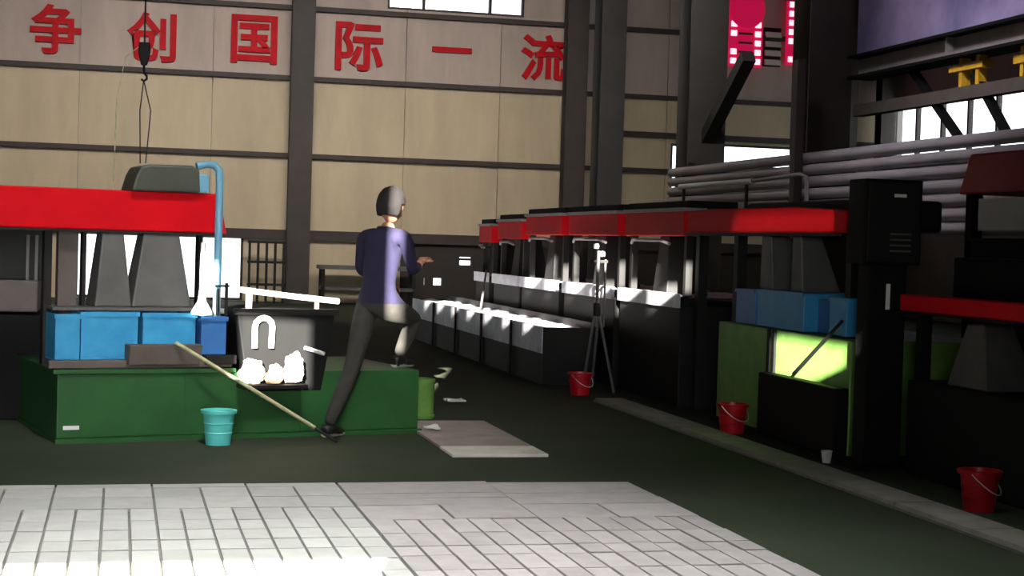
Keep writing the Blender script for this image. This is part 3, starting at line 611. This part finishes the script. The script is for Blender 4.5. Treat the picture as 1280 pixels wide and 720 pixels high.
def make_person():
    fa = math.radians(48); F = Vector((math.cos(fa), math.sin(fa), 0)); Rt = Vector((math.sin(fa), -math.cos(fa), 0)); Z = Vector((0, 0, 1))
    base = Vector((1.745, 10.99, 0))
    P = lambda f, r, z: tuple(base + F * f + Rt * r + Z * z)
    pel, wst, chs, nk = P(0, 0, 0.90), P(0.02, 0, 1.04), P(0.05, 0, 1.24), P(0.10, 0, 1.40)
    lh, rh = P(0.0, -0.09, 0.86), P(0.02, 0.09, 0.86)
    lk, la_ = (1.555, 10.81, 0.46), (1.385, 10.68, 0.085); lt = (1.475, 10.77, 0.035)
    rk, ra_ = (2.05, 11.20, 0.79), (1.92, 11.09, 0.525); rt_ = (2.03, 11.19, 0.475)
    ls, rs = P(0.07, -0.17, 1.36), P(0.07, 0.17, 1.36)
    le, lw = P(0.12, -0.23, 1.12), P(0.32, -0.15, 1.05)
    re, rw = P(0.10, 0.22, 1.13), (2.05, 11.05, 1.19)
    body = [[(pel, (0.135, 0.105)), (wst, (0.13, 0.10)), (chs, (0.155, 0.11)), (P(0.08, 0, 1.35), (0.11, 0.085)), (nk, 0.052), (P(0.12, 0, 1.47), 0.052)],
            [(pel, (0.135, 0.105)), (lh, 0.095), (tuple((Vector(lh) + Vector(lk)) / 2), 0.078), (lk, 0.060), (tuple((Vector(lk) + Vector(la_)) / 2), 0.056), (la_, 0.042)],
            [(pel, (0.135, 0.105)), (rh, 0.095), (tuple((Vector(rh) + Vector(rk)) / 2), 0.080), (rk, 0.062), (tuple((Vector(rk) + Vector(ra_)) / 2), 0.058), (ra_, 0.042)],
            [(P(0.08, 0, 1.35), (0.11, 0.085)), (ls, 0.062), (tuple((Vector(ls) + Vector(le)) / 2), 0.05), (le, 0.042), (tuple((Vector(le) + Vector(lw)) / 2), 0.036), (lw, 0.027)],
            [(P(0.08, 0, 1.35), (0.11, 0.085)), (rs, 0.062), (tuple((Vector(rs) + Vector(re)) / 2), 0.05), (re, 0.042), (tuple((Vector(re) + Vector(rw)) / 2), 0.036), (rw, 0.027)]]
    bmesh_ = skin_mesh(body); bm = bmesh.new(); bm.from_mesh(bmesh_)
    for pc, pn in ((Vector((0, 0, 0.90)), Vector((0, 0, 1))),): bmesh.ops.bisect_plane(bm, geom=bm.verts[:] + bm.edges[:] + bm.faces[:], plane_co=pc, plane_no=pn)
    bm.to_mesh(bmesh_); bm.free()
    parts = [(bmesh_, None)]
    # feet
    for a, t in ((la_, lt), (ra_, rt_)):
        a = Vector(a); t = Vector(t); d = Vector((t.x - a.x, t.y - a.y, 0)).normalized(); g0 = a.z - 0.085
        parts.append((skin_mesh([[(tuple(a + Vector((0, 0, 0.01))), 0.043), (tuple(Vector((a.x, a.y, g0 + 0.045))), (0.044, 0.044)), (tuple(Vector((a.x, a.y, g0 + 0.036)) + d * 0.09), (0.042, 0.034)), (tuple(Vector((a.x, a.y, g0 + 0.03)) + d * 0.165), (0.036, 0.026))],
                                 [(tuple(Vector((a.x, a.y, g0 + 0.045))), (0.044, 0.044)), (tuple(Vector((a.x, a.y, g0 + 0.04)) - d * 0.05), (0.036, 0.036))]]), 'shoe'))
    # hands: palm and five fingers each
    for wv, ev, side in ((lw, le, -1), (rw, re, 1)):
        wv = Vector(wv); d = (wv - Vector(ev)).normalized(); s_ = d.cross(Z).normalized() * side; nrm = s_.cross(d).normalized()
        if nrm.z > 0: nrm = -nrm
        kn = wv + d * 0.085
        parts.append((skin_mesh([[(tuple(wv), 0.026), (tuple(wv + d * 0.045), (0.036, 0.02)), (tuple(kn), (0.038, 0.017))]]), 'skin'))
        for q, (off, ln) in enumerate(((-0.03, 0.06), (-0.01, 0.075), (0.011, 0.08), (0.031, 0.07))):
            b0_ = kn + s_ * off - d * 0.012; b1_ = b0_ + d * ln * 0.5 + nrm * 0.008; b2_ = b1_ + d * ln * 0.3 + nrm * 0.018; b3_ = b2_ + d * ln * 0.1 + nrm * 0.024
            parts.append((skin_mesh([[(tuple(b0_), 0.0092), (tuple(b1_), 0.0085), (tuple(b2_), 0.008), (tuple(b3_), 0.007)]], 1), 'skin'))
        t0 = wv + d * 0.03 + s_ * 0.026; t1 = t0 + d * 0.03 + s_ * 0.028 + nrm * 0.01; t2 = t1 + d * 0.03 + s_ * 0.008 + nrm * 0.012
        parts.append((skin_mesh([[(tuple(t0), 0.012), (tuple(t1), 0.0105), (tuple(t2), 0.008)]], 1), 'skin'))
    # head
    hc = base + F * 0.145 + Z * 1.575
    ha = math.radians(40); HF = Vector((math.cos(ha), math.sin(ha), -0.08)).normalized(); HR = HF.cross(Z).normalized(); HU = HR.cross(HF)
    def W(p): return hc + HF * p.x + HR * p.y + HU * p.z
    bm = bmesh.new(); bmesh.ops.create_uvsphere(bm, u_segments=32, v_segments=24, radius=1.0)
    for v in bm.verts:
        p = v.co.copy(); q = Vector((p.x * 0.098, p.y * 0.076, p.z * 0.118))
        if p.z < 0: q.x = q.x * (1 + 0.12 * p.z) + 0.018 * (-p.z) * max(p.x, 0); q.y *= 1 + 0.32 * p.z
        if p.x > 0.6:
            q.x -= 0.007 * (p.x - 0.6) / 0.4
            nose = math.exp(-((p.y / 0.16) ** 2)) * math.exp(-(((p.z + 0.17) / 0.17) ** 2)); q.x += 0.024 * nose
            eye = (math.exp(-(((abs(p.y) - 0.38) / 0.17) ** 2))) * math.exp(-(((p.z - 0.04) / 0.1) ** 2)); q.x -= 0.009 * eye
            q.x += 0.006 * math.exp(-((p.y / 0.28) ** 2)) * math.exp(-(((p.z + 0.48) / 0.1) ** 2)) + 0.007 * math.exp(-((p.y / 0.3) ** 2)) * math.exp(-(((p.z + 0.8) / 0.12) ** 2))
        v.co = W(q)
    me = bpy.data.meshes.new('h'); bm.to_mesh(me); bm.free(); parts.append((me, 'skin'))
    for sgn in (-1, 1):
        bm = bmesh.new(); bmesh.ops.create_uvsphere(bm, u_segments=14, v_segments=10, radius=1.0)      # ears
        for v in bm.verts: p = v.co; k = 1 - 0.25 * max(0, -p.z); v.co = W(Vector((p.x * 0.017 * k - 0.008, sgn * (0.077 + 0.008 * p.y + 0.006 * max(0, -p.x)), p.z * 0.031 - 0.004)))
        me = bpy.data.meshes.new('e'); bm.to_mesh(me); bm.free(); parts.append((me, 'skin'))
        bm = bmesh.new(); bmesh.ops.create_uvsphere(bm, u_segments=12, v_segments=8, radius=1.0)       # eyes
        for v in bm.verts: p = v.co; v.co = W(Vector((p.x * 0.008 + 0.083, sgn * 0.03 + p.y * 0.013, p.z * 0.006 + 0.005)))
        me = bpy.data.meshes.new('y'); bm.to_mesh(me); bm.free(); parts.append((me, 'eye'))
    bm = bmesh.new(); bmesh.ops.create_uvsphere(bm, u_segments=12, v_segments=8, radius=1.0)
    for v in bm.verts: p = v.co; v.co = W(Vector((p.x * 0.006 + 0.093, p.y * 0.022, p.z * 0.007 - 0.056)))
    me = bpy.data.meshes.new('m'); bm.to_mesh(me); bm.free(); parts.append((me, 'lip'))
    # join everything into one body mesh
    names = ['shirt', 'trousers', 'skin', 'shoe', 'sole', 'eye', 'lip']
    verts, faces, mi = [], [], []
    for me, m in parts:
        b = len(verts); verts += [v.co.copy() for v in me.vertices]
        for p in me.polygons:
            faces.append(tuple(b + i for i in p.vertices)); c = p.center
            if m == 'shoe': mm = 'sole' if (c.z < 0.028 or 0.43 < c.z < 0.466) else 'shoe'
            elif m: mm = m
            else:
                dr = min((c - Vector(rw)).length, (c - Vector(lw)).length)
                if c.z > 1.425 and (c - Vector(nk)).length < 0.12: mm = 'skin'
                elif dr < 0.16 and c.z > 0.98 and min((c - Vector(rw)).dot(Vector(rw) - Vector(re)), (c - Vector(rw)).length) > -0.012 and (c - Vector(rw)).length < 0.13: mm = 'skin'
                elif c.z > 0.90: mm = 'shirt'
                else: mm = 'trousers'
            mi.append(names.index(mm))
    me = bpy.data.meshes.new('person'); me.from_pydata([tuple(v) for v in verts], [], faces)
    for n_ in names: me.materials.append(MATS[n_])
    for i, p in enumerate(me.polygons): p.material_index = mi[i]; p.use_smooth = True
    o = link('person', me); tag(o, 'worker in navy shirt and dark trousers stepping up onto the green base', 'person')
    # hair
    bm = bmesh.new(); bmesh.ops.create_uvsphere(bm, u_segments=36, v_segments=24, radius=1.0)
    kill = []
    for v in bm.verts:
        p = v.co.copy(); nn = 0.09 * noise.noise(p * 7) + 0.03 * noise.noise(p * 22)
        lim = 0.42 if p.x > 0.55 else (0.05 if p.x > 0.05 else -0.55)
        if p.z < lim: kill.append(v)
        k = 1.0 + nn; v.co = W(Vector((p.x * 0.106 * k - 0.004, p.y * 0.085 * k * (1 + 0.2 * min(p.z, 0)), p.z * 0.13 * k)))
    bmesh.ops.delete(bm, geom=kill, context='VERTS')
    me = bpy.data.meshes.new('hair'); bm.to_mesh(me); bm.free(); me.materials.append(MATS['hair'])
    for p in me.polygons: p.use_smooth = True
    h = link('hair', me, o); md = h.modifiers.new('solid', 'SOLIDIFY'); md.thickness = 0.012; md.offset = -1
    # shirt hem and collar
    hem = MB(); ring = []
    col = MB().tube([tuple(Vector(nk) + Rt * 0.062 * math.cos(t) + F * (0.056 * math.sin(t) - 0.005) + Z * (0.012 - 0.012 * math.sin(t))) for t in [2 * math.pi * k / 20 for k in range(21)]], 0.014, 8)
    col.build('collar', 'shirt', o, smooth=True)
make_person()
